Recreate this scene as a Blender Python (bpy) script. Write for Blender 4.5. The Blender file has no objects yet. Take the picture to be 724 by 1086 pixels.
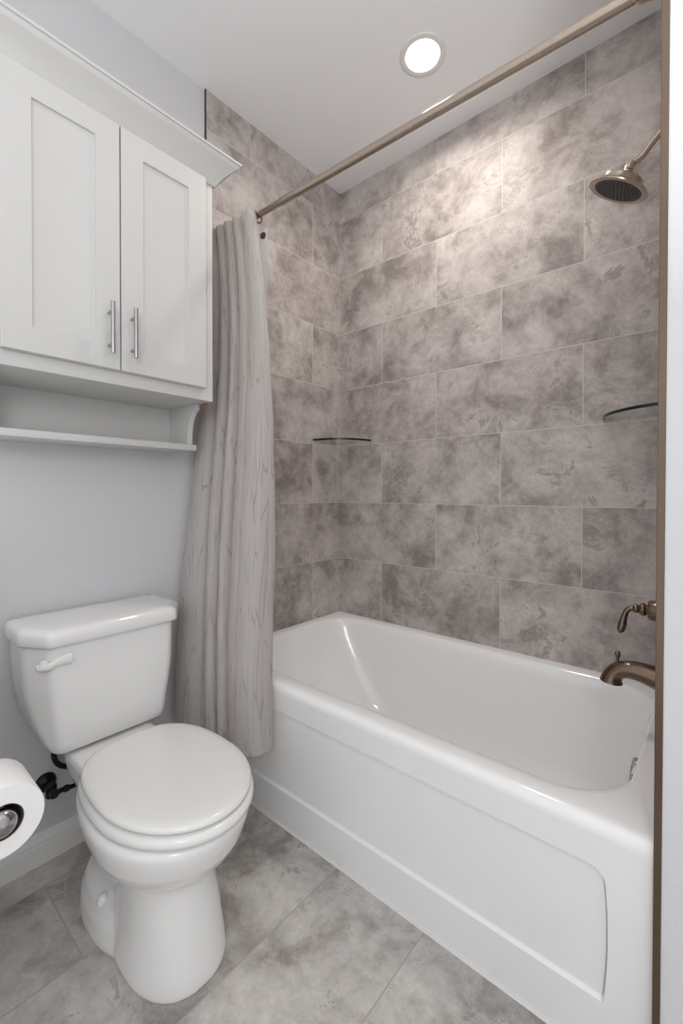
import bpy, bmesh, math, random
from mathutils import Vector, Matrix, noise

random.seed(4)
sc = bpy.context.scene
PI = math.pi

# ------------------------------------------------------------------ camera
F_PX, YAW, PITCH, ROLL = 467.085, 0.709564, -0.0116073, 0.0015059
CAM = Vector((1.598073, -1.847319, 1.161208))
cd = bpy.data.cameras.new('camera')
cam = bpy.data.objects.new('camera', cd)
sc.collection.objects.link(cam)
fwd = Vector((-math.sin(YAW) * math.cos(PITCH), math.cos(YAW) * math.cos(PITCH), math.sin(PITCH)))
rt = Vector((math.cos(YAW), math.sin(YAW), 0))
up = rt.cross(fwd)
r2 = math.cos(ROLL) * rt + math.sin(ROLL) * up
u2 = -math.sin(ROLL) * rt + math.cos(ROLL) * up
cam.matrix_world = Matrix(((r2.x, u2.x, -fwd.x, CAM.x), (r2.y, u2.y, -fwd.y, CAM.y), (r2.z, u2.z, -fwd.z, CAM.z), (0, 0, 0, 1)))
cd.sensor_fit = 'VERTICAL'
cd.sensor_height = 36.0
cd.lens = F_PX / 1086 * 36.0
cd.shift_y = -15.4328 / 1086
cd.clip_start = 0.02
sc.camera = cam

# ------------------------------------------------------------------ world, lights, exposure
sc.view_settings.view_transform = 'Standard'
sc.view_settings.look = 'None'
sc.view_settings.gamma = 1.0
sc.view_settings.use_curve_mapping = False
sc.view_settings.exposure = 0.12
sc.cycles.diffuse_bounces = 8
sc.cycles.max_bounces = 14
w = bpy.data.worlds.new('world')
sc.world = w
w.use_nodes = True
w.node_tree.nodes['Background'].inputs[0].default_value = (0.985, 0.99, 1.0, 1)
w.node_tree.nodes['Background'].inputs[1].default_value = 0.88


def area_light(name, loc, size, power, color, rot=(0, 0, 0), shape='DISK'):
    l = bpy.data.lights.new(name, 'AREA')
    l.shape = shape
    l.size = size
    l.energy = power
    l.color = color
    o = bpy.data.objects.new(name, l)
    o.location = loc
    o.rotation_euler = rot
    sc.collection.objects.link(o)
    return o


# added point light behind the camera, general fill with no fixture of its own
pl = bpy.data.lights.new('room_fill_light', 'POINT')
pl.energy = 31
pl.color = (1.0, 0.985, 0.96)
pl.shadow_soft_size = 0.30
po = bpy.data.objects.new('room_fill_light', pl)
po.location = (2.0, -2.55, 1.80)
sc.collection.objects.link(po)
# added upward area light behind the camera: lifts the ceiling, bounces soft fill
area_light('ceiling_fill_light', (2.0, -1.65, 1.50), 0.30, 12, (1.0, 0.99, 0.975), rot=(PI, 0, 0))


# ------------------------------------------------------------------ materials
def srgb(r, g, b):
    f = lambda c: (c / 255 / 12.92) if c / 255 <= 0.04045 else ((c / 255 + 0.055) / 1.055) ** 2.4
    return (f(r), f(g), f(b), 1)


class NT:
    def __init__(self, name):
        self.m = bpy.data.materials.new(name)
        self.m.use_nodes = True
        self.t = self.m.node_tree
        self.b = self.t.nodes['Principled BSDF']

    def n(self, kind, **kw):
        nd = self.t.nodes.new(kind)
        for k, v in kw.items():
            setattr(nd, k, v)
        return nd

    def link(self, a, b):
        self.t.links.new(a, b)

    def setin(self, nd, **kw):
        for k, v in kw.items():
            s = nd.inputs[k.replace('_', ' ')]
            if hasattr(v, 'is_output'):
                self.link(v, s)
            else:
                s.default_value = v
        return nd

    def math(self, op, a, b=None, clamp=False):
        nd = self.n('ShaderNodeMath', operation=op, use_clamp=clamp)
        for i, v in enumerate((a, b)):
            if v is None:
                continue
            if hasattr(v, 'is_output'):
                self.link(v, nd.inputs[i])
            else:
                nd.inputs[i].default_value = v
        return nd.outputs[0]

    def mix(self, fac, a, b, blend='MIX'):
        nd = self.n('ShaderNodeMix', data_type='RGBA', blend_type=blend)
        for s, v in ((nd.inputs[0], fac), (nd.inputs[6], a), (nd.inputs[7], b)):
            if hasattr(v, 'is_output'):
                self.link(v, s)
            else:
                s.default_value = v
        return nd.outputs[2]

    def ramp(self, fac, stops):
        nd = self.n('ShaderNodeValToRGB')
        cr = nd.color_ramp
        while len(cr.elements) < len(stops):
            cr.elements.new(0.5)
        for e, (p, c) in zip(cr.elements, stops):
            e.position = p
            e.color = c if len(c) == 4 else (*c, 1)
        self.link(fac, nd.inputs[0])
        return nd.outputs[0]

    def noise(self, vec, scale, detail=4, rough=0.5, dist=0.0, w=None):
        nd = self.n('ShaderNodeTexNoise', noise_dimensions='3D')
        self.setin(nd, Scale=scale, Detail=detail, Roughness=rough, Distortion=dist)
        if vec is not None:
            self.link(vec, nd.inputs['Vector'])
        return nd.outputs['Fac']

    def bump(self, h, strength, dist):
        nd = self.n('ShaderNodeBump')
        self.setin(nd, Strength=strength, Distance=dist, Height=h)
        self.link(nd.outputs[0], self.b.inputs['Normal'])
        return nd


def plain(name, col, rough=0.5, metal=0.0, spec=0.5, coat=0.0, nscale=40, namt=0.03, bump=0.0):
    """procedural material: base colour with a faint noise mottle in colour and roughness"""
    t = NT(name)
    tc = t.n('ShaderNodeTexCoord').outputs['Object']
    f = t.noise(tc, nscale, 3)
    dark = tuple(c * (1 - namt) for c in col[:3]) + (1,)
    lite = tuple(min(1, c * (1 + namt)) for c in col[:3]) + (1,)
    t.link(t.mix(f, dark, lite), t.b.inputs['Base Color'])
    t.b.inputs['Roughness'].default_value = rough
    t.b.inputs['Metallic'].default_value = metal
    t.b.inputs['Specular IOR Level'].default_value = spec
    t.b.inputs['Coat Weight'].default_value = coat
    t.b.inputs['Coat Roughness'].default_value = 0.05
    if bump:
        t.bump(f, bump, 0.002)
    return t.m


def tile_material(name, horiz, horiz_off, vert, vert_off, offset, row_h, brick_w, tones, grout, rough=0.46, warp=0.25, grout_w=0.0013):
    """stone-look porcelain in running bond; horiz/vert = (axis, sign) of the tile's long and short direction"""
    t = NT(name)
    tc = t.n('ShaderNodeTexCoord').outputs['Object']
    sep = t.n('ShaderNodeSeparateXYZ')
    t.link(tc, sep.inputs[0])
    hx = t.math('ADD', t.math('MULTIPLY', sep.outputs[horiz[0]], horiz[1]), horiz_off)
    vx = t.math('ADD', t.math('MULTIPLY', sep.outputs[vert[0]], vert[1]), vert_off)
    cmb = t.n('ShaderNodeCombineXYZ')
    t.link(hx, cmb.inputs[0])
    t.link(vx, cmb.inputs[1])
    br = t.n('ShaderNodeTexBrick', offset=offset, offset_frequency=2, squash=1.0)
    t.link(cmb.outputs[0], br.inputs['Vector'])
    t.setin(br, Color1=(0, 0, 0, 1), Color2=(1, 1, 1, 1), Mortar=(0.5, 0.5, 0.5, 1), Scale=1.0, Mortar_Size=grout_w, Mortar_Smooth=0.2, Bias=0.0, Brick_Width=brick_w, Row_Height=row_h)
    rnd = br.outputs['Color']
    # every tile samples another piece of the same stone print
    sh = t.n('ShaderNodeVectorMath', operation='MULTIPLY_ADD')
    t.link(rnd, sh.inputs[0])
    sh.inputs[1].default_value = (31.0, 47.0, 59.0)
    t.link(tc, sh.inputs[2])
    v = sh.outputs[0]
    a = t.noise(v, 4.2, 10, 0.68, warp)
    b = t.noise(v, 8.5, 11, 0.7, warp * 2.0)
    c = t.noise(v, 34.0, 6, 0.7, 0.6)
    cloud = t.math('ADD', t.math('MULTIPLY', a, 0.62), t.math('MULTIPLY', b, 0.38))
    base = t.ramp(cloud, [(0.40, tones[0]), (0.465, tones[1]), (0.515, tones[2]), (0.59, tones[3])])
    # crisp-edged darker mineral islands and their pale rims
    isl = t.ramp(b, [(0.555, (0, 0, 0)), (0.60, (1, 1, 1)), (0.66, (0.35, 0.35, 0.35))])
    where = t.ramp(t.noise(v, 2.2, 4, 0.5, 0.4), [(0.46, (0, 0, 0)), (0.60, (1, 1, 1))])
    col = t.mix(t.math('MULTIPLY', t.math('MULTIPLY', isl, where), 0.8), base, tones[0])
    rim = t.ramp(b, [(0.52, (0, 0, 0)), (0.545, (1, 1, 1)), (0.565, (0, 0, 0))])
    col = t.mix(t.math('MULTIPLY', t.math('MULTIPLY', rim, where), 0.35), col, tones[3])
    # small pits
    vo = t.n('ShaderNodeTexVoronoi')
    t.setin(vo, Vector=v, Scale=95.0, Randomness=1.0)
    pit = t.ramp(vo.outputs['Distance'], [(0.10, (1, 1, 1)), (0.22, (0, 0, 0))])
    pw = t.ramp(t.noise(v, 9.0, 5, 0.6, 0.5), [(0.52, (0, 0, 0)), (0.60, (1, 1, 1))])
    pits = t.math('MULTIPLY', pit, pw)
    dk = tuple(x * 0.45 for x in tones[0][:3]) + (1,)
    col = t.mix(t.math('MULTIPLY', pits, 0.7), col, dk)
    fine = t.ramp(c, [(0.3, (0.86, 0.86, 0.86)), (0.7, (1.09, 1.09, 1.09))])
    col = t.mix(1.0, col, fine, 'MULTIPLY')
    # tile to tile shade
    tint = t.ramp(rnd, [(0.0, (0.94, 0.935, 0.93)), (1.0, (1.05, 1.05, 1.05))])
    col = t.mix(1.0, col, tint, 'MULTIPLY')
    col = t.mix(br.outputs['Fac'], col, grout)
    t.link(col, t.b.inputs['Base Color'])
    rg = t.math('ADD', t.math('MULTIPLY', b, 0.12), rough - 0.06)
    t.link(rg, t.b.inputs['Roughness'])
    h = t.math('SUBTRACT', t.math('SUBTRACT', t.math('MULTIPLY', c, 0.08), t.math('MULTIPLY', pits, 0.5)), br.outputs['Fac'])
    t.b.inputs['Specular IOR Level'].default_value = 0.26
    t.bump(h, 0.35, 0.0015)
    return t.m


H, W = 0.3065, 0.613          # tile module on the walls
WT = [srgb(139, 130, 127), srgb(163, 155, 152), srgb(180, 172, 169), srgb(197, 190, 187)]
FT = [srgb(143, 138, 134), srgb(169, 164, 160), srgb(185, 181, 177), srgb(200, 196, 192)]
GROUT = srgb(203, 197, 193)
M_BACK = tile_material('tile_back', (0, 1), -0.592 + 10 * W, (2, 1), -0.494, 0.504, H, W, WT, GROUT)
M_SIDE = tile_material('tile_side', (1, -1), -0.6125 + 10 * W, (2, 1), -0.494, 0.649, H, W, WT, GROUT)
M_FLOOR = tile_material('tile_floor', (1, -1), -1.244 + 10 * 0.613, (0, 1), -0.10 + 0.61, 0.675, 0.305, 0.613, FT, srgb(166, 161, 157), rough=0.46, grout_w=0.0022)

M_PAINT = plain('wall_paint', srgb(202, 202, 205), 0.6, nscale=350, namt=0.012, bump=0.12)
M_CEIL = plain('ceiling_paint', srgb(238, 239, 241), 0.75, nscale=250, namt=0.01, bump=0.08)
M_WHITEWALL = plain('orange_peel_paint', srgb(212, 213, 216), 0.6, nscale=90, namt=0.015, bump=0.5)
M_TRIMPAINT = plain('white_trim_paint', srgb(224, 224, 223), 0.35, nscale=60, namt=0.01)
M_CAB = plain('white_cabinet_lacquer', srgb(203, 203, 202), 0.35, nscale=30, namt=0.008)
M_PORC = plain('white_porcelain', srgb(226, 226, 226), 0.08, spec=0.5, coat=0.3, nscale=8, namt=0.004)
M_SEAT = plain('white_seat_plastic', srgb(226, 226, 225), 0.16, nscale=8, namt=0.004)
M_TUB = plain('white_acrylic', srgb(237, 238, 239), 0.12, coat=0.25, nscale=8, namt=0.004)
M_NICKEL = plain('brushed_bronze_nickel', srgb(184, 170, 156), 0.26, metal=1.0, nscale=120, namt=0.06)
M_BRONZE = plain('dark_nickel', srgb(120, 104, 90), 0.22, metal=1.0, nscale=120, namt=0.08)
M_STEEL = plain('satin_steel', srgb(176, 176, 178), 0.3, metal=1.0, nscale=150, namt=0.05)
M_CHROME = plain('chrome', srgb(205, 205, 208), 0.08, metal=1.0)
M_EDGE = plain('dark_tile_edge', srgb(52, 46, 42), 0.35, metal=0.6, nscale=60)
M_BLACK = plain('black_oiled_metal', srgb(24, 23, 23), 0.3, metal=0.4, nscale=60, namt=0.15)
M_HOLLOW = plain('nozzle_rubber', srgb(58, 56, 56), 0.5, nscale=200, namt=0.3)
M_WOOD = plain('raw_wood', srgb(138, 113, 92), 0.6, nscale=60, namt=0.15)
M_PAPER = plain('toilet_paper', srgb(238, 238, 238), 0.95, nscale=300, namt=0.02, bump=0.25)
M_CARD = plain('cardboard', srgb(88, 80, 74), 0.9, nscale=100, namt=0.1)
M_GAP = plain('shadow_gap_rubber', srgb(90, 90, 90), 0.7)


def glass_mat():
    t = NT('tinted_shelf_glass')
    tc = t.n('ShaderNodeTexCoord').outputs['Object']
    f = t.noise(tc, 20, 2)
    t.link(t.mix(f, srgb(196, 206, 204), srgb(202, 211, 208)), t.b.inputs['Base Color'])
    t.setin(t.b, Roughness=0.03, IOR=1.5)
    tr = t.n('ShaderNodeBsdfTransparent')
    tr.inputs[0].default_value = srgb(246, 249, 248)
    mx = t.n('ShaderNodeMixShader')
    mx.inputs[0].default_value = 0.05
    t.link(tr.outputs[0], mx.inputs[1])
    t.link(t.b.outputs[0], mx.inputs[2])
    t.link(mx.outputs[0], t.t.nodes['Material Output'].inputs[0])
    return t.m


M_GLASS = glass_mat()
M_GLASSEDGE = plain('shelf_glass_edge', srgb(22, 27, 27), 0.15, nscale=20, namt=0.1)


def fabric_mat():
    t = NT('crinkled_linen')
    uv = t.n('ShaderNodeUVMap').outputs[0]
    mp = t.n('ShaderNodeMapping')
    t.link(uv, mp.inputs['Vector'])
    mp.inputs['Scale'].default_value = (1, 0.10, 1)
    warp = t.n('ShaderNodeTexNoise')
    t.setin(warp, Vector=mp.outputs[0], Scale=14.0, Detail=3.0)
    vm = t.n('ShaderNodeVectorMath', operation='MULTIPLY_ADD')
    t.link(warp.outputs['Color'], vm.inputs[0])
    vm.inputs[1].default_value = (0.03, 0.03, 0)
    t.link(mp.outputs[0], vm.inputs[2])
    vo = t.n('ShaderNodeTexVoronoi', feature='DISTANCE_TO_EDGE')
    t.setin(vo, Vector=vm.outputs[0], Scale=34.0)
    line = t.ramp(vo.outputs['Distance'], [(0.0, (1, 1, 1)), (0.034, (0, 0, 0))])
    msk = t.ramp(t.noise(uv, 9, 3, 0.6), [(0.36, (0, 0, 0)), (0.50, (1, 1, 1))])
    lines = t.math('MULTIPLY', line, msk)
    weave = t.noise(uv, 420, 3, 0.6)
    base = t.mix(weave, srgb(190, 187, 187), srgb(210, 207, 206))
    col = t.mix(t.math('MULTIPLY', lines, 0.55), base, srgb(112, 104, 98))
    t.link(col, t.b.inputs['Base Color'])
    t.b.inputs['Roughness'].default_value = 0.75
    t.b.inputs['Sheen Weight'].default_value = 0.15
    wr = t.noise(uv, 34, 6, 0.68, 1.5)
    h = t.math('ADD', t.math('MULTIPLY', wr, 0.7), t.math('MULTIPLY', lines, 0.6))
    t.bump(h, 0.6, 0.0025)
    # thin cloth: the lamp over the tub glows through it
    tr = t.n('ShaderNodeBsdfTranslucent')
    t.link(t.mix(0.6, col, srgb(240, 222, 204)), tr.inputs[0])
    mx = t.n('ShaderNodeMixShader')
    mx.inputs[0].default_value = 0.36
    t.link(t.b.outputs[0], mx.inputs[1])
    t.link(tr.outputs[0], mx.inputs[2])
    t.link(mx.outputs[0], t.t.nodes['Material Output'].inputs[0])
    return t.m


M_CURTAIN = fabric_mat()


def liner_mat():
    t = NT('frosted_vinyl_liner')
    tc = t.n('ShaderNodeTexCoord').outputs['Object']
    f = t.noise(tc, 30, 2)
    t.link(t.mix(f, srgb(214, 216, 222), srgb(222, 224, 230)), t.b.inputs['Base Color'])
    t.setin(t.b, Roughness=0.35)
    tr = t.n('ShaderNodeBsdfTranslucent')
    tr.inputs[0].default_value = srgb(220, 222, 228)
    mx = t.n('ShaderNodeMixShader')
    mx.inputs[0].default_value = 0.6
    t.link(t.b.outputs[0], mx.inputs[1])
    t.link(tr.outputs[0], mx.inputs[2])
    t.link(mx.outputs[0], t.t.nodes['Material Output'].inputs[0])
    return t.m


M_LINER = liner_mat()


def emit_mat(name, col, s):
    t = NT(name)
    tc = t.n('ShaderNodeTexCoord').outputs['Object']
    f = t.noise(tc, 5, 1)
    t.link(t.mix(f, col, col), t.b.inputs['Emission Color'])
    t.b.inputs['Emission Strength'].default_value = s
    t.b.inputs['Base Color'].default_value = (0.9, 0.9, 0.9, 1)
    return t.m


# ------------------------------------------------------------------ mesh helpers
def link_obj(name, bm, mat, parent=None, smooth=True, angle=35, kind=None, mods=None):
    bmesh.ops.recalc_face_normals(bm, faces=bm.faces[:])
    me = bpy.data.meshes.new(name)
    bm.to_mesh(me)
    bm.free()
    if smooth:
        for p in me.polygons:
            p.use_smooth = True
        if angle is not None:
            me.set_sharp_from_angle(angle=math.radians(angle))
    me.materials.append(mat)
    o = bpy.data.objects.new(name, me)
    sc.collection.objects.link(o)
    if parent is not None:
        o.parent = parent
        p = parent
        off = Vector((0, 0, 0))
        while p is not None:
            off += p.location
            p = p.parent
        me.transform(Matrix.Translation(-off))
    if kind:
        o['kind'] = kind
    return o


def thing(name, label, cat, loc=(0, 0, 0), group=None):
    o = bpy.data.objects.new(name, None)
    sc.collection.objects.link(o)
    o.location = loc
    o.empty_display_size = 0.05
    o['label'] = label
    o['category'] = cat
    if group:
        o['group'] = group
    return o


def box(bm, x0, x1, y0, y1, z0, z1, bev=0.0, seg=2):
    vs = [bm.verts.new((x, y, z)) for x in (x0, x1) for y in (y0, y1) for z in (z0, z1)]
    fs = [(0, 1, 3, 2), (4, 6, 7, 5), (0, 4, 5, 1), (2, 3, 7, 6), (0, 2, 6, 4), (1, 5, 7, 3)]
    faces = [bm.faces.new([vs[i] for i in f]) for f in fs]
    if bev > 0:
        es = list({e for f in faces for e in f.edges})
        bmesh.ops.bevel(bm, geom=es, offset=bev, segments=seg, profile=0.5, affect='EDGES')


def newbox(*a, **k):
    bm = bmesh.new()
    box(bm, *a, **k)
    return bm


def loft(bm, loops, cap0=True, cap1=True):
    rows = [[bm.verts.new(p) for p in lp] for lp in loops]
    n = len(rows[0])
    for a, b in zip(rows, rows[1:]):
        for i in range(n):
            j = (i + 1) % n
            bm.faces.new((a[i], a[j], b[j], b[i]))
    if cap0:
        bm.faces.new(rows[0][::-1])
    if cap1:
        bm.faces.new(rows[-1])
    return rows


def tube(bm, pts, radii, n=20, caps=True):
    pts = [Vector(p) for p in pts]
    if not isinstance(radii, (list, tuple)):
        radii = [radii] * len(pts)
    loops = []
    t0 = (pts[1] - pts[0]).normalized()
    ref = Vector((0, 0, 1)) if abs(t0.z) < 0.9 else Vector((0, 1, 0))
    nrm = (ref - t0 * ref.dot(t0)).normalized()
    for i, p in enumerate(pts):
        t = (pts[min(i + 1, len(pts) - 1)] - pts[max(i - 1, 0)]).normalized()
        nrm = (nrm - t * nrm.dot(t)).normalized()
        bi = t.cross(nrm)
        r = radii[i]
        loops.append([p + (nrm * math.cos(2 * PI * k / n) + bi * math.sin(2 * PI * k / n)) * r for k in range(n)])
    loft(bm, loops, caps, caps)


def spline(ctrl, n=10):
    """Catmull-Rom through control tuples of any length"""
    out = []
    c = [ctrl[0]] + list(ctrl) + [ctrl[-1]]
    for i in range(1, len(c) - 2):
        for k in range(n):
            t = k / n
            out.append(tuple(0.5 * (2 * p1 + (p2 - p0) * t + (2 * p0 - 5 * p1 + 4 * p2 - p3) * t * t + (3 * p1 - p0 - 3 * p2 + p3) * t ** 3)
                             for p0, p1, p2, p3 in zip(c[i - 1], c[i], c[i + 1], c[i + 2])))
    out.append(tuple(ctrl[-1]))
    return out


def swept(bm, ctrl, n=10, seg=20):
    s = spline(ctrl, n)
    tube(bm, [p[:3] for p in s], [p[3] for p in s], seg)


def lathe(bm, prof, origin, axis, n=40, cap=True):
    """prof: (distance along axis, radius)"""
    axis = Vector(axis).normalized()
    ref = Vector((0, 0, 1)) if abs(axis.z) < 0.9 else Vector((0, 1, 0))
    a = (ref - axis * ref.dot(axis)).normalized()
    b = axis.cross(a)
    o = Vector(origin)
    loft(bm, [[o + axis * d + (a * math.cos(2 * PI * k / n) + b * math.sin(2 * PI * k / n)) * max(r, 1e-5) for k in range(n)] for d, r in prof], cap, cap)


def rrect(x0, x1, y0, y1, r, z, k=12, side=8):
    """rounded rectangle loop, constant vertex count"""
    r = min(r, (x1 - x0) / 2 - 1e-4, (y1 - y0) / 2 - 1e-4)
    pts = []
    corners = [(x1 - r, y1 - r, 0), (x0 + r, y1 - r, PI / 2), (x0 + r, y0 + r, PI), (x1 - r, y0 + r, 1.5 * PI)]
    arcs = [[(cx + r * math.cos(a0 + PI / 2 * i / k), cy + r * math.sin(a0 + PI / 2 * i / k)) for i in range(k + 1)] for cx, cy, a0 in corners]
    for i in range(4):
        pts += arcs[i]
        e, s = arcs[i][-1], arcs[(i + 1) % 4][0]
        for j in range(1, side):
            t = j / side
            pts.append((e[0] + (s[0] - e[0]) * t, e[1] + (s[1] - e[1]) * t))
    return [(x, y, z) for x, y in pts]


def smooth(t):
    t = max(0.0, min(1.0, t))
    return t * t * (3 - 2 * t)


def lerp(a, b, t):
    return a + (b - a) * t


# ------------------------------------------------------------------ the room
XW = 1.510            # tiled face of the wall that carries the shower
YF = -0.850           # front end of the tub alcove
ZC = 2.80
PX = -0.008           # painted face of the left wall


def struct(name, bm, mat, smooth_=False):
    return link_obj(name, bm, mat, None, smooth=smooth_, kind='structure')


struct('floor', newbox(-0.15, 2.75, -3.4, 0.12, -0.10, 0.0), M_FLOOR)
struct('ceiling', newbox(-0.15, 2.75, -3.4, 0.12, ZC, ZC + 0.10), M_CEIL)
struct('wall_back', newbox(-0.15, XW + 0.02, 0.0, 0.12, 0.0, ZC), M_BACK)
struct('wall_left', newbox(-0.15, PX, -3.4, -0.8372, 0.0, ZC), M_PAINT)
struct('wall_left_tiled', newbox(-0.15, 0.0, -0.8345, 0.0, 0.0, ZC), M_SIDE)
struct('wall_right_tiled', newbox(XW, XW + 0.06, YF + 0.003, 0.12, 0.0, ZC), M_SIDE)
struct('wall_front_return', newbox(XW + 0.0125, 2.75, YF, YF + 0.12, 0.0, ZC), M_WHITEWALL)
struct('trim_1', newbox(PX - 0.004, 0.0008, -0.8372, -0.8345, 0.0, ZC), M_EDGE)
struct('trim_2', newbox(XW, XW + 0.0122, YF - 0.0035, YF + 0.003, 0.0, ZC, bev=0.001), M_BRONZE)


def baseboard(name, y0, y1):
    prof = [(0, 0), (0.014, 0), (0.0145, 0.058), (0.0125, 0.066), (0.0125, 0.073), (0.009, 0.080), (0.006, 0.090), (0.0045, 0.096), (0, 0.097)]
    bm = bmesh.new()
    loft(bm, [[(PX + a, y, b) for a, b in prof] for y in (y0, y1)])
    return struct(name, bm, M_TRIMPAINT)


baseboard('baseboard_left', -1.742, -0.852)
# white caulk bead along the foot of the tub is part of the floor trim
bm = bmesh.new()
tube(bm, [(0.0, -0.8305, 0.0015), (XW, -0.8305, 0.0015)], 0.004, 8)
struct('trim_3', bm, M_TRIMPAINT)


# ------------------------------------------------------------------ bathtub
def build_tub():
    t = thing('bathtub', 'white built-in bathtub with recessed front panel in the grey tiled alcove', 'bathtub', (XW / 2, -0.42, 0))
    ya, yb = -0.848, -0.0005
    xa, xb = 0.0005, XW - 0.0005
    bm = bmesh.new()
    L = []
    # outer skirt edge of the rim, rolled over only on the room side
    for dz, dy in ((-0.030, 0.0032), (-0.024, 0.0035), (-0.018, 0.0045), (-0.012, 0.007), (-0.007, 0.0105), (-0.003, 0.016), (-0.001, 0.022), (0.0, 0.030)):
        L.append(rrect(xa, xb, ya + dy, yb, 0.0005, 0.5 + dz))
    ins = [  # x0, x1, y0, y1, r, z
        (0.034, 1.460, -0.792, -0.040, 0.17, 0.4995),
        (0.040, 1.455, -0.778, -0.046, 0.165, 0.4975),
        (0.045, 1.451, -0.768, -0.052, 0.16, 0.4935),
        (0.050, 1.447, -0.760, -0.058, 0.155, 0.487),
        (0.056, 1.444, -0.754, -0.063, 0.15, 0.477),
        (0.066, 1.440, -0.749, -0.068, 0.146, 0.455),
        (0.090, 1.434, -0.743, -0.074, 0.142, 0.405),
        (0.130, 1.427, -0.735, -0.080, 0.138, 0.340),
        (0.180, 1.414, -0.720, -0.088, 0.134, 0.270),
        (0.235, 1.405, -0.711, -0.098, 0.13, 0.205),
        (0.275, 1.396, -0.702, -0.107, 0.128, 0.165),
        (0.320, 1.382, -0.688, -0.121, 0.124, 0.130),
        (0.365, 1.362, -0.668, -0.141, 0.118, 0.110),
        (0.420, 1.330, -0.640, -0.170, 0.11, 0.100),
        (0.60, 1.20, -0.56, -0.26, 0.09, 0.096),
    ]
    for q in ins:
        L.append(rrect(*q))
    loft(bm, L, cap0=False, cap1=True)
    link_obj('basin', bm, M_TUB, t, angle=60)

    # front skirt: a fine height field, fascia above, recessed panel with a rounded right end, kick band below
    def frange(a, b, n):
        return [a + (b - a) * i / n for i in range(n)]
    xs = frange(xa, 0.06, 4) + frange(0.06, 0.14, 30) + frange(0.14, 1.36, 40) + frange(1.36, 1.40, 24) + frange(1.40, 1.445, 70) + frange(1.445, xb, 8) + [xb]
    zs = frange(0.0, 0.09, 8) + frange(0.09, 0.16, 40) + frange(0.16, 0.33, 20) + frange(0.33, 0.39, 20) + frange(0.39, 0.412, 48) + frange(0.412, 0.47, 8) + [0.47]

    def yfront(x, z):
        base = lerp(-0.8445, -0.8275, min(1, max(0, (0.47 - z) / 0.47)))
        xx = x if x < 0.7 else x + 0.055 * ((z - 0.27) / 0.14) ** 2 * 0.14
        cx, cz, hx, hz = 0.763, 0.2655, 0.6725, 0.1395
        px, pz = abs(xx - cx), z - cz
        r = 0.030 if pz > 0 else 0.006
        qx, qz = px - hx + r, abs(pz) - hz + r
        d = math.hypot(max(qx, 0), max(qz, 0)) + min(max(qx, qz), 0) - r
        side = d > -0.03 and pz < 0 and (abs(pz) - hz) > (px - hx)
        wdt = 0.007 if side else lerp(0.0013, 0.003, smooth((px - hx + 0.04) / 0.03))
        cut = 0.0 if side else 0.0065 * math.exp(-((d + 0.0026) / 0.0013) ** 2)
        return base + 0.0085 * smooth(-d / wdt) + cut
    bm = bmesh.new()
    g = [[bm.verts.new((x, yfront(x, z), z)) for z in zs] for x in xs]
    for i in range(len(xs) - 1):
        for j in range(len(zs) - 1):
            bm.faces.new((g[i][j], g[i + 1][j], g[i + 1][j + 1], g[i][j + 1]))
    # give the skirt a real thickness
    back = [[bm.verts.new((x, -0.80, z)) for z in (zs[0], zs[-1])] for x in (xs[0], xs[-1])]
    bm.faces.new((back[0][0], back[0][1], back[1][1], back[1][0]))
    bm.faces.new([g[i][-1] for i in range(len(xs))] + [back[1][1], back[0][1]])
    bm.faces.new([g[i][0] for i in range(len(xs))] + [back[1][0], back[0][0]])
    bm.faces.new(g[0] + [back[0][1], back[0][0]])
    bm.faces.new(g[-1] + [back[1][1], back[1][0]])
    link_obj('apron', bm, M_TUB, t, angle=50)
    # overflow plate on the inner end wall
    bm = bmesh.new()
    lathe(bm, [(-0.004, 0.042), (0.010, 0.042), (0.016, 0.038), (0.018, 0.02), (0.018, 0.0)], (1.4335, -0.40, 0.385), (-1, 0, 0.10), 40)
    o = link_obj('overflow_plate', bm, M_CHROME, t)
    o['label'] = 'round chrome overflow plate'
    bm = bmesh.new()
    lathe(bm, [(0, 0.036), (0.003, 0.036), (0.005, 0.03), (0.002, 0.02), (0.002, 0)], (1.26, -0.41, 0.098), (0, 0, 1), 32)
    o = link_obj('drain', bm, M_CHROME, t)
    o['label'] = 'chrome drain'


build_tub()


# ------------------------------------------------------------------ toilet
TY = -1.284


def egg(xb, xf, hw, z, cx=None, pb=2.6, pf=2.0, n=64, yc=TY):
    """egg-shaped loop: squarer back (towards the wall), rounder front"""
    if cx is None:
        cx = lerp(xb, xf, 0.52)
    out = []
    for i in range(n):
        a = 2 * PI * i / n
        c, s = math.cos(a), math.sin(a)
        p = pf if c > 0 else pb
        rx = (xf - cx) if c > 0 else (cx - xb)
        out.append((cx + rx * math.copysign(abs(c) ** (2 / p), c), yc + hw * math.copysign(abs(s) ** (2 / p), s), z))
    return out


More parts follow.
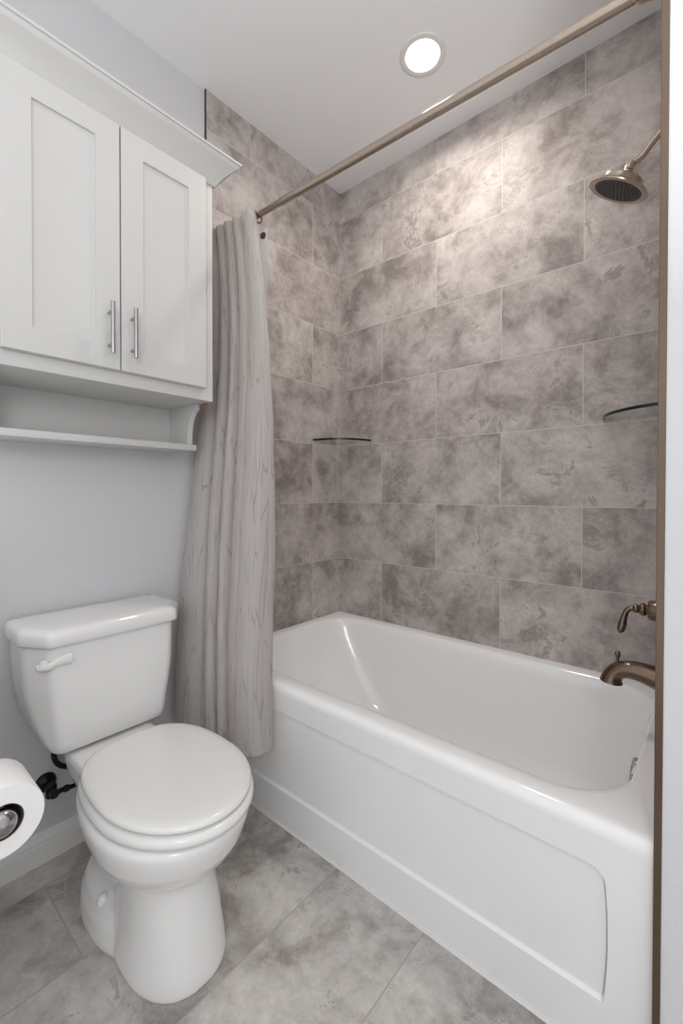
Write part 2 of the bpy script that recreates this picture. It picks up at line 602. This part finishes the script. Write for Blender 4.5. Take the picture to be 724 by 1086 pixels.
def build_toilet():
    t = thing('toilet', 'white two-piece toilet with closed lid beside the bathtub', 'toilet', (0.42, TY, 0))
    bm = bmesh.new()
    # foot, front column and bowl
    col = [(0.36, 0.691, 0.118, 0.0), (0.36, 0.691, 0.119, 0.012), (0.365, 0.688, 0.116, 0.04), (0.37, 0.680, 0.110, 0.09),
           (0.37, 0.670, 0.104, 0.15), (0.37, 0.662, 0.100, 0.20), (0.365, 0.658, 0.0985, 0.222), (0.355, 0.661, 0.102, 0.240),
           (0.325, 0.676, 0.119, 0.254), (0.29, 0.698, 0.142, 0.270), (0.255, 0.722, 0.162, 0.292), (0.225, 0.741, 0.176, 0.320),
           (0.205, 0.752, 0.184, 0.350), (0.20, 0.757, 0.188, 0.372), (0.20, 0.757, 0.188, 0.382), (0.204, 0.752, 0.184, 0.390), (0.215, 0.740, 0.178, 0.393)]
    loft(bm, [egg(a, b, c, z, pf=2.25 if z < 0.2 else 2.0, pb=2.6 if z < 0.26 else 2.0, yc=-1.281, cx=None if z < 0.26 else lerp(a, b, 0.58)) for a, b, c, z in col])
    # low rear foot
    loft(bm, [egg(0.15, 0.56, 0.131, 0.0, pb=2.2), egg(0.15, 0.56, 0.132, 0.02, pb=2.2), egg(0.156, 0.55, 0.128, 0.055, pb=2.2), egg(0.172, 0.53, 0.114, 0.090, pb=2.2), egg(0.20, 0.50, 0.085, 0.106, pb=2.2)])
    # trapway behind the column
    loft(bm, [egg(0.19, 0.46, 0.066, 0.02), egg(0.18, 0.46, 0.064, 0.12), egg(0.15, 0.45, 0.066, 0.22), egg(0.12, 0.44, 0.085, 0.30), egg(0.10, 0.42, 0.105, 0.36)])
    # tank deck
    loft(bm, [rrect(0.165, 0.36, TY - 0.106, TY + 0.106, 0.03, 0.315), rrect(0.150, 0.38, TY - 0.118, TY + 0.118, 0.03, 0.345),
              rrect(0.143, 0.36, TY - 0.124, TY + 0.124, 0.022, 0.392), rrect(0.145, 0.35, TY - 0.122, TY + 0.122, 0.022, 0.404), rrect(0.150, 0.30, TY - 0.116, TY + 0.116, 0.02, 0.409), rrect(0.160, 0.22, TY - 0.10, TY + 0.10, 0.02, 0.411)])
    loft(bm, [rrect(0.075, 0.24, TY - 0.07, TY + 0.07, 0.03, 0.33), rrect(0.07, 0.24, TY - 0.085, TY + 0.085, 0.03, 0.40), rrect(0.08, 0.22, TY - 0.075, TY + 0.075, 0.03, 0.410)])
    o = link_obj('bowl', bm, M_PORC, t, angle=None)
    rm = o.modifiers.new('remesh', 'REMESH')
    rm.mode = 'VOXEL'
    rm.voxel_size = 0.004
    rm.use_smooth_shade = True
    sm = o.modifiers.new('smooth', 'SMOOTH')
    sm.factor = 0.6
    sm.iterations = 10
    # bolt caps
    for s in (-1, 1):
        bm = bmesh.new()
        lathe(bm, [(0, 0.015), (0.008, 0.015), (0.016, 0.012), (0.021, 0.006), (0.022, 0)], (0.380, TY + s * 0.103, 0.086), (0, 0, 1), 24)
        link_obj('bolt_cap', bm, M_PORC, t)
    # seat ring and lid
    bm = bmesh.new()
    SY = -1.273
    loft(bm, [egg(0.262, 0.760, 0.180, 0.3965, yc=SY), egg(0.256, 0.766, 0.186, 0.3995, yc=SY), egg(0.255, 0.767, 0.187, 0.407, yc=SY), egg(0.258, 0.764, 0.184, 0.416, yc=SY), egg(0.266, 0.756, 0.176, 0.4195, yc=SY)])
    link_obj('seat', bm, M_SEAT, t, angle=60)
    bm = bmesh.new()
    LYC = -1.270
    loft(bm, [egg(xb, xf, hw, z, pb=2.8, yc=LYC) for xb, xf, hw, z in ((0.270, 0.748, 0.172, 0.4232), (0.264, 0.755, 0.179, 0.4252), (0.262, 0.757, 0.181, 0.429), (0.264, 0.755, 0.179, 0.4345), (0.270, 0.749, 0.173, 0.4385),
              (0.285, 0.733, 0.157, 0.4410), (0.31, 0.705, 0.13, 0.4425), (0.40, 0.62, 0.06, 0.4430))])
    link_obj('lid', bm, M_SEAT, t, angle=60)
    for s in (-1, 1):
        bm = bmesh.new()
        box(bm, 0.254, 0.290, TY + s * 0.065 - 0.016, TY + s * 0.065 + 0.016, 0.4095, 0.4225, bev=0.005, seg=3)
        link_obj('hinge', bm, M_SEAT, t)

    # tank: chamfered front corners, sides that draw in towards the bottom
    TKY = -1.282

    def tank_loop(xb, xf, hw, chx, chy, z, r=0.012):
        poly = [(xb, -hw), (xf - chx, -hw), (xf, -hw + chy), (xf, hw - chy), (xf - chx, hw), (xb, hw)]
        pts = []
        m = len(poly)
        for i in range(m):
            p, a, b = Vector(poly[i]), Vector(poly[i - 1]), Vector(poly[(i + 1) % m])
            d1, d2 = (a - p), (b - p)
            rr = min(r, d1.length * 0.45, d2.length * 0.45)
            s, e = p + d1.normalized() * rr, p + d2.normalized() * rr
            for k in range(7):
                u = k / 6
                q = s * (1 - u) ** 2 + p * 2 * u * (1 - u) + e * u * u
                pts.append((q.x, TKY + q.y, z))
            for k in range(1, 4):
                nx_a = e
                nb = Vector(poly[(i + 1) % m])
                nn = Vector(poly[(i + 2) % m])
                dd = (p - nb)
                r2_ = min(r, dd.length * 0.45, (nn - nb).length * 0.45)
                s2 = nb + dd.normalized() * r2_
                q = nx_a.lerp(s2, k / 4)
                pts.append((q.x, TKY + q.y, z))
        return pts
    prof = [(0.419, 0.190, 0.143, 0.016, 0.010), (0.422, 0.202, 0.157, 0.020, 0.014), (0.429, 0.208, 0.165, 0.024, 0.018), (0.452, 0.212, 0.177, 0.036, 0.026), (0.49, 0.214, 0.191, 0.050, 0.036),
            (0.54, 0.217, 0.206, 0.062, 0.044), (0.58, 0.219, 0.214, 0.068, 0.047), (0.62, 0.220, 0.219, 0.072, 0.049), (0.67, 0.221, 0.2215, 0.076, 0.050), (0.745, 0.222, 0.223, 0.076, 0.050)]
    bm = bmesh.new()
    loft(bm, [tank_loop(0.012, xf, hw, cx, cy, z, 0.016) for z, xf, hw, cx, cy in prof])
    link_obj('tank', bm, M_PORC, t, angle=60)
    bm = bmesh.new()
    lid = [(0.738, 0.227, 0.226, 0), (0.7375, 0.234, 0.233, 0), (0.742, 0.237, 0.2355, 0), (0.766, 0.236, 0.2345, 0), (0.774, 0.233, 0.232, 0), (0.780, 0.227, 0.226, 0), (0.783, 0.215, 0.214, 0), (0.784, 0.19, 0.19, 0)]
    loft(bm, [tank_loop(0.006 if xf > 0.2 else 0.03, xf, hw, 0.082, 0.052, z, 0.014) for z, xf, hw, _ in lid])
    link_obj('tank_lid', bm, M_PORC, t, angle=60)
    # trip lever: a paddle that narrows to its pivot
    bm = bmesh.new()
    ly, lz = -1.452, 0.694
    lathe(bm, [(0, 0.013), (0.008, 0.013), (0.012, 0.010)], (0.205, -1.468, lz - 0.003), (1, -0.1, 0), 20)
    sec = [(-1.487, 0.007, -0.010), (-1.483, 0.010, -0.010), (-1.466, 0.0105, -0.008), (-1.456, 0.0095, -0.005), (-1.446, 0.0105, 0.0), (-1.434, 0.0140, 0.003), (-1.420, 0.0165, 0.004), (-1.409, 0.0175, 0.004), (-1.406, 0.015, 0.004)]
    loops = []
    for i, (y, hh, dz) in enumerate(sec):
        x0 = 0.2215 - max(0, (-1.462 - y)) * 0.9
        loops.append([(x0 + 0.0065 * math.cos(a) + 0.003, y, lz + dz + hh * math.sin(a)) for a in [2 * PI * k / 16 for k in range(16)]])
    loft(bm, loops)
    link_obj('flush_lever', bm, M_SEAT, t, angle=50)


build_toilet()


# ------------------------------------------------------------------ wall cabinet above the toilet
def build_cabinet():
    DC = 0.262
    y0, y1 = -1.605, -0.977
    zb, zt = 1.474, 2.235
    t = thing('wall_cabinet', 'white two-door shaker wall cabinet with crown and open shelf above the toilet', 'cabinet', (0.0, (y0 + y1) / 2, zb))
    bm = bmesh.new()
    # carcass with a face frame opening behind the doors
    box(bm, PX, DC, y0, y1, zb, zt + 0.05, bev=0.0012, seg=1)
    link_obj('carcass', bm, M_CAB, t, angle=30)
    # crown moulding: sprung cove with a fillet, mitred at the right corner
    prof = [(0.0, zt - 0.022), (0.006, zt - 0.022), (0.010, zt - 0.016), (0.016, zt - 0.006), (0.027, zt + 0.010), (0.042, zt + 0.027), (0.057, zt + 0.040), (0.066, zt + 0.048), (0.066, zt + 0.052), (0.071, zt + 0.053), (0.072, zt + 0.0595), (0.070, zt + 0.061), (0.0, zt + 0.061)]
    bm = bmesh.new()
    rows = []
    for (px, py, sx, sy) in ((PX, y0, 0, -1), (DC, y0, 1, -1), (DC, y1, 1, 1), (PX, y1, 0, 1)):
        rows.append([(px + a * sx, py + a * sy, z) for a, z in prof])
    loft(bm, rows)
    link_obj('crown', bm, M_CAB, t, angle=50)
    # doors
    DT = 0.018
    for (a, b, hy) in ((-1.573, -1.2945, -1.3265), (-1.2905, -1.0125, -1.2625)):
        za, zt2 = 1.513, 2.216
        rl = 0.064
        bm = bmesh.new()
        o_ = [(a, za), (b, za), (b, zt2), (a, zt2)]
        def ring(x, d):
            return [(x, lerp(a, b, 0) + d, za + d), (x, b - d, za + d), (x, b - d, zt2 - d), (x, a + d, zt2 - d)]
        xf = DC + 0.001 + DT
        loft(bm, [ring(DC + 0.001, 0.0), ring(xf - 0.0015, 0.0), ring(xf, 0.0015), ring(xf, rl), ring(xf - 0.0005, rl + 0.0006), ring(xf - 0.0065, rl + 0.0012), ring(xf - 0.0070, rl + 0.003)], True, True)
        d = link_obj('door', bm, M_CAB, t, angle=20)
        bm = bmesh.new()
        tube(bm, [(xf + 0.030, hy, 1.5495), (xf + 0.030, hy, 1.6935)], 0.0058, 20)
        for z in (1.576, 1.668):
            tube(bm, [(xf, hy, z), (xf + 0.030, hy, z)], 0.0042, 12)
        h = link_obj('handle', bm, M_STEEL, d)
        h['label'] = 'brushed steel bar handle'
    # open shelf unit under the carcass
    bm = bmesh.new()
    box(bm, PX, 0.008, y0 + 0.012, y1 - 0.018, 1.318, zb - 0.0005)
    link_obj('back_panel', bm, M_CAB, t, smooth=False)
    bm = bmesh.new()
    box(bm, PX, 0.150, y0 + 0.004, y1 + 0.006, 1.312, 1.333, bev=0.002)
    link_obj('shelf', bm, M_CAB, t, angle=30)
    for yc in (y0 + 0.02, y1 - 0.014):
        pr_ = [(PX, 1.3335), (0.137, 1.3335), (0.137, 1.345)]
        for k in range(1, 15):
            a = PI / 2 * k / 15
            pr_.append((0.186 - 0.049 * math.cos(a), 1.345 + 0.108 * math.sin(a)))
        pr_ += [(0.186, 1.453), (0.186, zb - 0.0005), (PX, zb - 0.0005)]
        bm = bmesh.new()
        loft(bm, [[(x, yc - 0.009, z) for x, z in pr_], [(x, yc + 0.009, z) for x, z in pr_]])
        link_obj('bracket', bm, M_CAB, t, angle=40)
    bm = bmesh.new()
    box(bm, 0.02, 0.232, y1 - 0.0045, y1 - 0.0005, zb - 0.016, zb - 0.0002)
    o = link_obj('bottom_edge', bm, M_WOOD, t, smooth=False)
    o['label'] = 'raw wood edge'


build_cabinet()


# ------------------------------------------------------------------ curtain rod, curtain, liner
def rod_at(x):
    return (x, lerp(-0.800, -0.770, x / 1.51), lerp(2.2015, 2.170, x / 1.51))


t = thing('curtain_rod', 'brushed nickel telescoping shower curtain rod crossing the alcove under the ceiling', 'curtain rod', rod_at(0.75))
bm = bmesh.new()
tube(bm, [rod_at(0.405), rod_at(XW - 0.012)], 0.0132, 28)
link_obj('outer_tube', bm, M_NICKEL, t)
bm = bmesh.new()
tube(bm, [rod_at(0.012), rod_at(0.41)], 0.0114, 28)
link_obj('inner_tube', bm, M_NICKEL, t)
ax = (Vector(rod_at(1.0)) - Vector(rod_at(0.0))).normalized()
for x, s in ((0.0005, 1), (XW - 0.0005, -1)):
    bm = bmesh.new()
    lathe(bm, [(0, 0.024), (0.008, 0.024), (0.016, 0.021), (0.040, 0.0185), (0.046, 0.0165), (0.05, 0.0135)], rod_at(x), ax * s, 32)
    link_obj('end_cap', bm, M_NICKEL, t)

# valleys between the folds, as fractions of the gathered width, at the top and at the hem
V_TOP = [-0.02, 0.10, 0.31, 0.53, 0.73, 1.02]
V_BOT = [-0.02, 0.40, 0.55, 0.66, 0.78, 1.0]
Z_TOP, Z_HEM = 2.222, 0.292


def curtain_point(k, f, t):
    """k = fold number, f = 0..1 inside the fold, t = 0 top .. 1 hem -> x, y"""
    e = t ** 0.55
    va, vb = lerp(V_TOP[k], V_BOT[k], e), lerp(V_TOP[k + 1], V_BOT[k + 1], e)
    s = lerp(va, vb, f)
    sw = smooth(t * 1.25)
    bx = lerp(0.030, 0.010, t) + s * lerp(0.255, 0.452, t ** 0.75) + 0.030 * math.sin(PI * t) * s
    by = lerp(-0.832, lerp(-0.985, -0.935, max(0, min(1, s))), smooth((t - 0.06) / 0.88))
    wdt = (vb - va)
    amp = lerp(0.030, min(0.052, 0.20 * wdt + 0.020), smooth(t * 1.6))
    arch = abs(math.sin(PI * f)) ** lerp(0.75, 0.45, t)
    if k >= 3:
        # the last two folds open into one wide panel lower down
        v3 = lerp(V_TOP[3], V_BOT[3], e)
        v5 = lerp(V_TOP[5], V_BOT[5], e)
        big = abs(math.sin(PI * (s - v3) / (v5 - v3))) ** 0.5
        arch = lerp(arch, big, 0.85 * smooth(t * 2.6))
    d = amp * (arch - 0.5)
    # folds push out towards the room
    dx, dy = 0.35, -0.94
    return bx + dx * d, by + dy * d


def build_curtain():
    t_ = thing('shower_curtain', 'beige grey crinkled fabric shower curtain bunched at the left end of the rod', 'shower curtain', (0.15, -0.8, 1.2))
    bm = bmesh.new()
    uvl = bm.loops.layers.uv.new('UVMap')
    cols = []
    for k in range(5):
        n = 18
        for i in range(n):
            cols.append((k, i / n))
    cols.append((4, 1.0))
    rows = 90
    # cloth length along the hem for the texture
    grid, uvs = [], {}
    for j in range(rows + 1):
        t = j / rows
        row = []
        acc = 0.0
        prev = None
        for ci, (k, f) in enumerate(cols):
            x, y = curtain_point(k, f, t)
            zt = Z_TOP + 0.006 * math.cos(2 * PI * f) - 0.026 * (k + f) / 5
            zh = Z_HEM - 0.022 * (1 - (k + f) / 5) + 0.005 * math.sin((k + f) * 1.9)
            z = lerp(zt, zh, t)
            nz = noise.noise(Vector((x * 14 + k, y * 14, z * 5))) * 0.004 * min(1, t * 4)
            x2 = max(x + nz, 0.0025)
            row.append(bm.verts.new((x2, y + nz * 0.6, z)))
            uvs[row[-1]] = ((k + f) / 5 * 1.1, t * 1.9)
        # turn the free edge back behind the last fold
        x0, y0 = row[-1].co.x, row[-1].co.y
        for q in range(1, 9):
            a = q / 8
            ret = lerp(0.004, 0.045, smooth(t * 1.3))
            v = bm.verts.new((x0 + 0.010 * math.sin(PI * a * 0.7) - 0.012 * a, y0 + ret * a, row[-1].co.z if q == 1 else row[len(cols) - 1].co.z))
            row.append(v)
            uvs[v] = (1.1 + a * 0.1, t * 1.9)
        grid.append(row)
    for a, b in zip(grid, grid[1:]):
        for i in range(len(a) - 1):
            f = bm.faces.new((a[i], a[i + 1], b[i + 1], b[i]))
            for l in f.loops:
                l[uvl].uv = uvs[l.vert]
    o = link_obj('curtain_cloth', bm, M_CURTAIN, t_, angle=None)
    # rings that carry the cloth on the rod, the last one in view at the free end
    for xr in (0.05, 0.095, 0.145, 0.195, 0.279):
        c = Vector(rod_at(xr)) + Vector((0, 0, -0.006))
        bm = bmesh.new()
        n = 28
        loops = []
        for k in range(n):
            a = 2 * PI * k / n
            r_ = Vector((0, math.cos(a), math.sin(a)))
            cc = c + r_ * 0.0200
            loops.append([cc + r_ * 0.003 * math.cos(b) + Vector((0.003 * math.sin(b), 0, 0)) for b in [2 * PI * q / 10 for q in range(10)]])
        loops.append(loops[0])
        loft(bm, loops, False, False)
        bmesh.ops.remove_doubles(bm, verts=bm.verts[:], dist=1e-6)
        o = link_obj('ring', bm, M_BRONZE, t_)
        o['label'] = 'bronze curtain ring'


build_curtain()

t = thing('shower_liner', 'white vinyl shower liner hanging just behind the fabric curtain', 'shower liner', (0.15, -0.76, 1.2))
bm = bmesh.new()
rows = []
for j in range(41):
    q = j / 40
    row = []
    for i in range(81):
        s = i / 80
        x = 0.012 + s * lerp(0.292, 0.280, q)
        y = -0.768 + 0.009 * math.sin(s * 2 * PI * 6) * (1 - smooth((s - 0.75) / 0.2))
        row.append(bm.verts.new((x, y, lerp(2.150, 0.53, q))))
    rows.append(row)
for a, b in zip(rows, rows[1:]):
    for i in range(80):
        bm.faces.new((a[i], a[i + 1], b[i + 1], b[i]))
o = link_obj('liner_sheet', bm, M_LINER, t, angle=None)
bm = bmesh.new()
lathe(bm, [(-0.003, 0.006), (-0.003, 0.0115), (0.0, 0.013), (0.003, 0.0115), (0.003, 0.006)], (0.282, -0.771, 2.130), (0.3, -0.95, 0), 24)
o = link_obj('grommet', bm, M_BRONZE, t)
o['label'] = 'bronze grommet'


# ------------------------------------------------------------------ shower fittings
t = thing('overhead_shower', 'round brushed nickel rain shower head on a curved arm high on the right', 'shower head', (XW, -0.40, 2.13))
bm = bmesh.new()
nrm = Vector((-0.47, 0.04, -0.88)).normalized()
c = Vector((1.376, -0.402, 2.010))
tail = c - nrm * 0.062
swept(bm, [(XW - 0.004, -0.40, 2.138, 0.0088), (1.485, -0.40, 2.130, 0.0088), (1.455, -0.40, 2.104, 0.0088), (1.428, -0.401, 2.074, 0.0088), (tail.x, tail.y, tail.z, 0.0088)], 8, 20)
link_obj('arm', bm, M_NICKEL, t)
bm = bmesh.new()
lathe(bm, [(0, 0.028), (0.004, 0.028), (0.010, 0.022), (0.013, 0.012)], (XW - 0.0005, -0.40, 2.138), (-1, 0, 0), 32)
link_obj('flange', bm, M_NICKEL, t)
bm = bmesh.new()
lathe(bm, [(-0.066, 0.0115), (-0.064, 0.0125), (-0.048, 0.0125), (-0.046, 0.0105), (-0.043, 0.0105), (-0.041, 0.0155), (-0.036, 0.0165), (-0.030, 0.0165), (-0.028, 0.026), (-0.026, 0.050), (-0.023, 0.0535), (-0.008, 0.0545), (-0.004, 0.058), (-0.001, 0.075), (0.002, 0.0785), (0.005, 0.078), (0.006, 0.075), (0.005, 0.062)], c, nrm, 48)
hd = link_obj('head', bm, M_NICKEL, t, angle=40)
bm = bmesh.new()
lathe(bm, [(0.001, 0.0625), (0.0058, 0.0625), (0.0064, 0.058), (0.0068, 0.0)], c, nrm, 40)
a1 = nrm.orthogonal().normalized()
a2 = nrm.cross(a1)
for ring, cnt in ((0.012, 6), (0.022, 12), (0.032, 18), (0.042, 24), (0.051, 30)):
    for k in range(cnt):
        a = 2 * PI * k / cnt
        lathe(bm, [(0.006, 0.0018), (0.0088, 0.0013)], c + (a1 * math.cos(a) + a2 * math.sin(a)) * ring, nrm, 6)
o = link_obj('spray_face', bm, M_HOLLOW, t, angle=40)
o['label'] = 'dark rubber nozzle face'

t = thing('tub_spout', 'brushed nickel tub spout with diverter knob over the tub end', 'tub spout', (XW, -0.40, 0.66))
bm = bmesh.new()
swept(bm, [(XW - 0.0005, -0.40, 0.655, 0.036), (1.485, -0.40, 0.660, 0.0325), (1.445, -0.40, 0.668, 0.0275), (1.412, -0.40, 0.669, 0.0245), (1.387, -0.40, 0.661, 0.0230), (1.374, -0.40, 0.646, 0.0240), (1.369, -0.40, 0.632, 0.0265), (1.368, -0.40, 0.625, 0.0285)], 8, 32)
link_obj('spout_body', bm, M_BRONZE, t)
bm = bmesh.new()
lathe(bm, [(0, 0.0055), (0.010, 0.005), (0.016, 0.0035), (0.022, 0.0055), (0.030, 0.0075), (0.036, 0.0065), (0.040, 0.003), (0.041, 0)], (1.383, -0.40, 0.676), (0, 0, 1), 20)
link_obj('diverter_knob', bm, M_BRONZE, t)

t = thing('shower_valve', 'brushed nickel shower valve with curved lever handle above the tub spout', 'shower valve', (XW, -0.40, 0.845))
bm = bmesh.new()
lathe(bm, [(0, 0.084), (0.003, 0.084), (0.008, 0.078), (0.012, 0.05), (0.014, 0.033), (0.030, 0.031), (0.038, 0.0285), (0.052, 0.027), (0.056, 0.024), (0.058, 0.013), (0.066, 0.011)], (XW - 0.0005, -0.40, 0.842), (-1, 0, 0), 48)
link_obj('escutcheon', bm, M_BRONZE, t, angle=40)
bm = bmesh.new()
lathe(bm, [(0.060, 0.011), (0.062, 0.016), (0.068, 0.018), (0.074, 0.0155), (0.078, 0.010), (0.081, 0.012), (0.086, 0.0125), (0.091, 0.009)], (XW, -0.40, 0.842), (-1, 0, 0), 28)
swept(bm, [(1.424, -0.40, 0.842, 0.0085), (1.413, -0.402, 0.841, 0.0072), (1.404, -0.404, 0.832, 0.0072), (1.398, -0.406, 0.814, 0.0085), (1.395, -0.408, 0.795, 0.0105), (1.391, -0.410, 0.779, 0.0095), (1.388, -0.41, 0.771, 0.004)], 8, 20)
link_obj('lever', bm, M_BRONZE, t, angle=60)


# ------------------------------------------------------------------ glass corner shelves
def corner_shelf(label, cx, sx, r, z):
    o = thing('corner_shelf', label, 'shelf', (cx, 0, z), 'glass corner shelves')
    n = 40
    th = 0.005

    def outline(rr, zz):
        return [(cx + sx * 0.0005, -0.0005, zz)] + [(cx + sx * max(rr * math.cos(PI / 2 * k / n), 0.0005), -max(rr * math.sin(PI / 2 * k / n), 0.0005), zz) for k in range(n + 1)]
    bm = bmesh.new()
    loft(bm, [outline(r - 0.003, z - th), outline(r - 0.003, z + th)])
    link_obj('glass_plate', bm, M_GLASS, o, angle=30)
    bm = bmesh.new()
    pts = [Vector((cx + sx * max(0.002, r * math.cos(PI / 2 * k / n)), -max(0.002, r * math.sin(PI / 2 * k / n)), 0)) for k in range(n + 1)]
    lo = []
    for k, p in enumerate(pts):
        a = PI / 2 * k / n
        out = Vector((sx * math.cos(a), -math.sin(a), 0))
        lo.append([p + out * dx + Vector((0, 0, z + dz)) for dx, dz in ((-0.003, -th), (-0.0005, -th), (0, -th * 0.7), (0, th * 0.7), (-0.0005, th), (-0.003, th))])
    loft(bm, lo)
    e = link_obj('polished_edge', bm, M_GLASSEDGE, o, angle=60)
    e['label'] = 'dark polished glass edge'


corner_shelf('quarter-round glass shelf in the left back corner behind the curtain', 0.0, 1, 0.216, 1.432)
corner_shelf('quarter-round glass shelf in the right corner below the shower head', XW, -1, 0.236, 1.428)


# ------------------------------------------------------------------ recessed ceiling light over the tub
LX, LY = 0.738, -0.383
t = thing('recessed_light', 'round recessed ceiling light glowing white over the bathtub', 'ceiling light', (LX, LY, ZC))
bm = bmesh.new()
lathe(bm, [(0.0, 0.0625), (0.002, 0.0635), (0.003, 0.067), (0.0028, 0.080), (0.0015, 0.0855), (0.0, 0.086)], (LX, LY, ZC - 0.0003), (0, 0, -1), 64, cap=False)
link_obj('trim_ring', bm, M_TRIMPAINT, t, angle=60)
bm = bmesh.new()
lathe(bm, [(0.0, 0.0635), (0.003, 0.062), (0.0042, 0.05), (0.005, 0.0)], (LX, LY, ZC - 0.0003), (0, 0, -1), 48)
link_obj('lens', bm, emit_mat('lamp_lens', (1.0, 0.97, 0.93, 1), 2.5), t, angle=60)
lamp = area_light('recessed_lamp', (LX, LY, ZC - 0.012), 0.12, 6.3, (1.0, 0.915, 0.82))
lamp.data.spread = math.radians(165)


# ------------------------------------------------------------------ water supply stop behind the toilet
t = thing('supply_valve', 'black water stop valve on the wall beside the toilet base', 'valve', (PX, -1.413, 0.225))
vy, vz = -1.408, 0.245
bm = bmesh.new()
lathe(bm, [(0, 0.030), (0.003, 0.030), (0.009, 0.026), (0.013, 0.014), (0.016, 0.010)], (PX, vy, vz), (1, 0, 0), 32)
link_obj('escutcheon', bm, M_BLACK, t)
bm = bmesh.new()
tube(bm, [(PX + 0.006, vy, vz), (0.05, vy, vz)], 0.009, 16)
lathe(bm, [(0, 0.013), (0.004, 0.016), (0.034, 0.016), (0.038, 0.012)], (0.045, vy, vz - 0.022), (0, 0, 1), 20)
lathe(bm, [(0, 0.010), (0.016, 0.010), (0.018, 0.0125), (0.030, 0.0125)], (0.05, vy, vz), (1, 0, 0), 20)
link_obj('valve_body', bm, M_BLACK, t, angle=40)
bm = bmesh.new()
tube(bm, [(0.066, vy, vz - 0.004), (0.066, vy + 0.03, vz - 0.004)], 0.0075, 14)
lathe(bm, [(0, 0.007), (0.004, 0.0105), (0.014, 0.0105), (0.018, 0.007), (0.05, 0.0065), (0.054, 0.010), (0.075, 0.010)], (0.066, vy + 0.026, vz - 0.004), (0.15, 1, 0), 16)
link_obj('handle', bm, M_BLACK, t, angle=40)
bm = bmesh.new()
swept(bm, [(0.075, vy + 0.075, vz - 0.004, 0.007), (0.085, vy + 0.10, vz + 0.02, 0.007), (0.050, -1.290, 0.262, 0.008), (0.032, -1.318, 0.276, 0.008), (0.030, -1.350, 0.284, 0.008), (0.030, -1.378, 0.300, 0.008), (0.031, -1.394, 0.328, 0.008), (0.035, -1.396, 0.370, 0.009), (0.040, -1.390, 0.4185, 0.011)], 8, 14)
link_obj('supply_hose', bm, M_BLACK, t)


# ------------------------------------------------------------------ vanity (out of frame, carries the paper holder) and paper roll
VX, VY = 0.56, -1.742
t = thing('vanity_cabinet', 'white bathroom vanity cabinet with pale countertop at the left', 'vanity', (0, VY, 0))
bm = bmesh.new()
box(bm, PX + 0.001, VX, VY - 0.9, VY, 0.09, 0.84, bev=0.002)
box(bm, PX + 0.001, VX - 0.07, VY - 0.9, VY - 0.002, 0.0, 0.089)
link_obj('carcass', bm, M_CAB, t, angle=30)
bm = bmesh.new()
box(bm, PX + 0.001, VX + 0.03, VY - 0.92, VY + 0.006, 0.841, 0.872, bev=0.004)
link_obj('countertop', bm, M_TUB, t, angle=30)
for k in range(2):
    a = VY - 0.02 - k * 0.435
    bm = bmesh.new()
    def ring2(x, d):
        return [(x, a - 0.425 + d, 0.11 + d), (x, a - d, 0.11 + d), (x, a - d, 0.82 - d), (x, a - 0.425 + d, 0.82 - d)]
    loft(bm, [ring2(VX + 0.001, 0), ring2(VX + 0.019, 0), ring2(VX + 0.019, 0.06), ring2(VX + 0.011, 0.065)])
    link_obj('door', bm, M_CAB, t, smooth=False)

RY, RZ = -1.653, 0.585
t = thing('toilet_paper_holder', 'bronze paper holder arm with ball end reaching from the vanity side', 'paper holder', (0.50, VY, RZ))
bm = bmesh.new()
lathe(bm, [(0, 0.026), (0.004, 0.026), (0.009, 0.020), (0.012, 0.010)], (0.51, VY, RZ), (0, 1, 0), 28)
link_obj('backplate', bm, M_BRONZE, t)
bm = bmesh.new()
swept(bm, [(0.51, VY + 0.004, RZ, 0.008), (0.51, VY + 0.055, RZ, 0.008), (0.513, RY - 0.008, RZ, 0.008), (0.525, RY, RZ, 0.008), (0.56, RY, RZ, 0.008), (0.636, RY, RZ, 0.008)], 8, 18)
link_obj('arm', bm, M_BRONZE, t)
bm = bmesh.new()
lathe(bm, [(0.0, 0.009), (0.003, 0.015), (0.010, 0.022), (0.020, 0.0245), (0.030, 0.022), (0.038, 0.014), (0.041, 0.0)], (0.630, RY - 0.002, RZ - 0.003), (1, 0, 0), 32)
o = link_obj('ball_end', bm, plain('polished_pewter', srgb(165, 162, 164), 0.18, metal=1.0), t)
o['label'] = 'polished grey ball end'

t = thing('toilet_paper_roll', 'white toilet paper roll on the holder at the left edge beside the toilet', 'toilet paper', (0.60, RY, RZ))
bm = bmesh.new()
rc = RZ - 0.003
lathe(bm, [(-0.060, 0.031), (-0.060, 0.0620), (-0.058, 0.0635), (0.050, 0.0635), (0.0525, 0.0620), (0.0525, 0.031)], (0.600, RY, rc), (1, 0, 0), 72, cap=False)
# loose outer sheet
link_obj('paper', bm, M_PAPER, t, angle=40)
bm = bmesh.new()
lathe(bm, [(-0.051, 0.031), (0.0515, 0.031), (0.0515, 0.0295), (-0.051, 0.0295), (-0.051, 0.031)], (0.600, RY, rc), (1, 0, 0), 48, cap=False)
o = link_obj('core', bm, M_CARD, t, angle=40)
o['label'] = 'dark cardboard core'
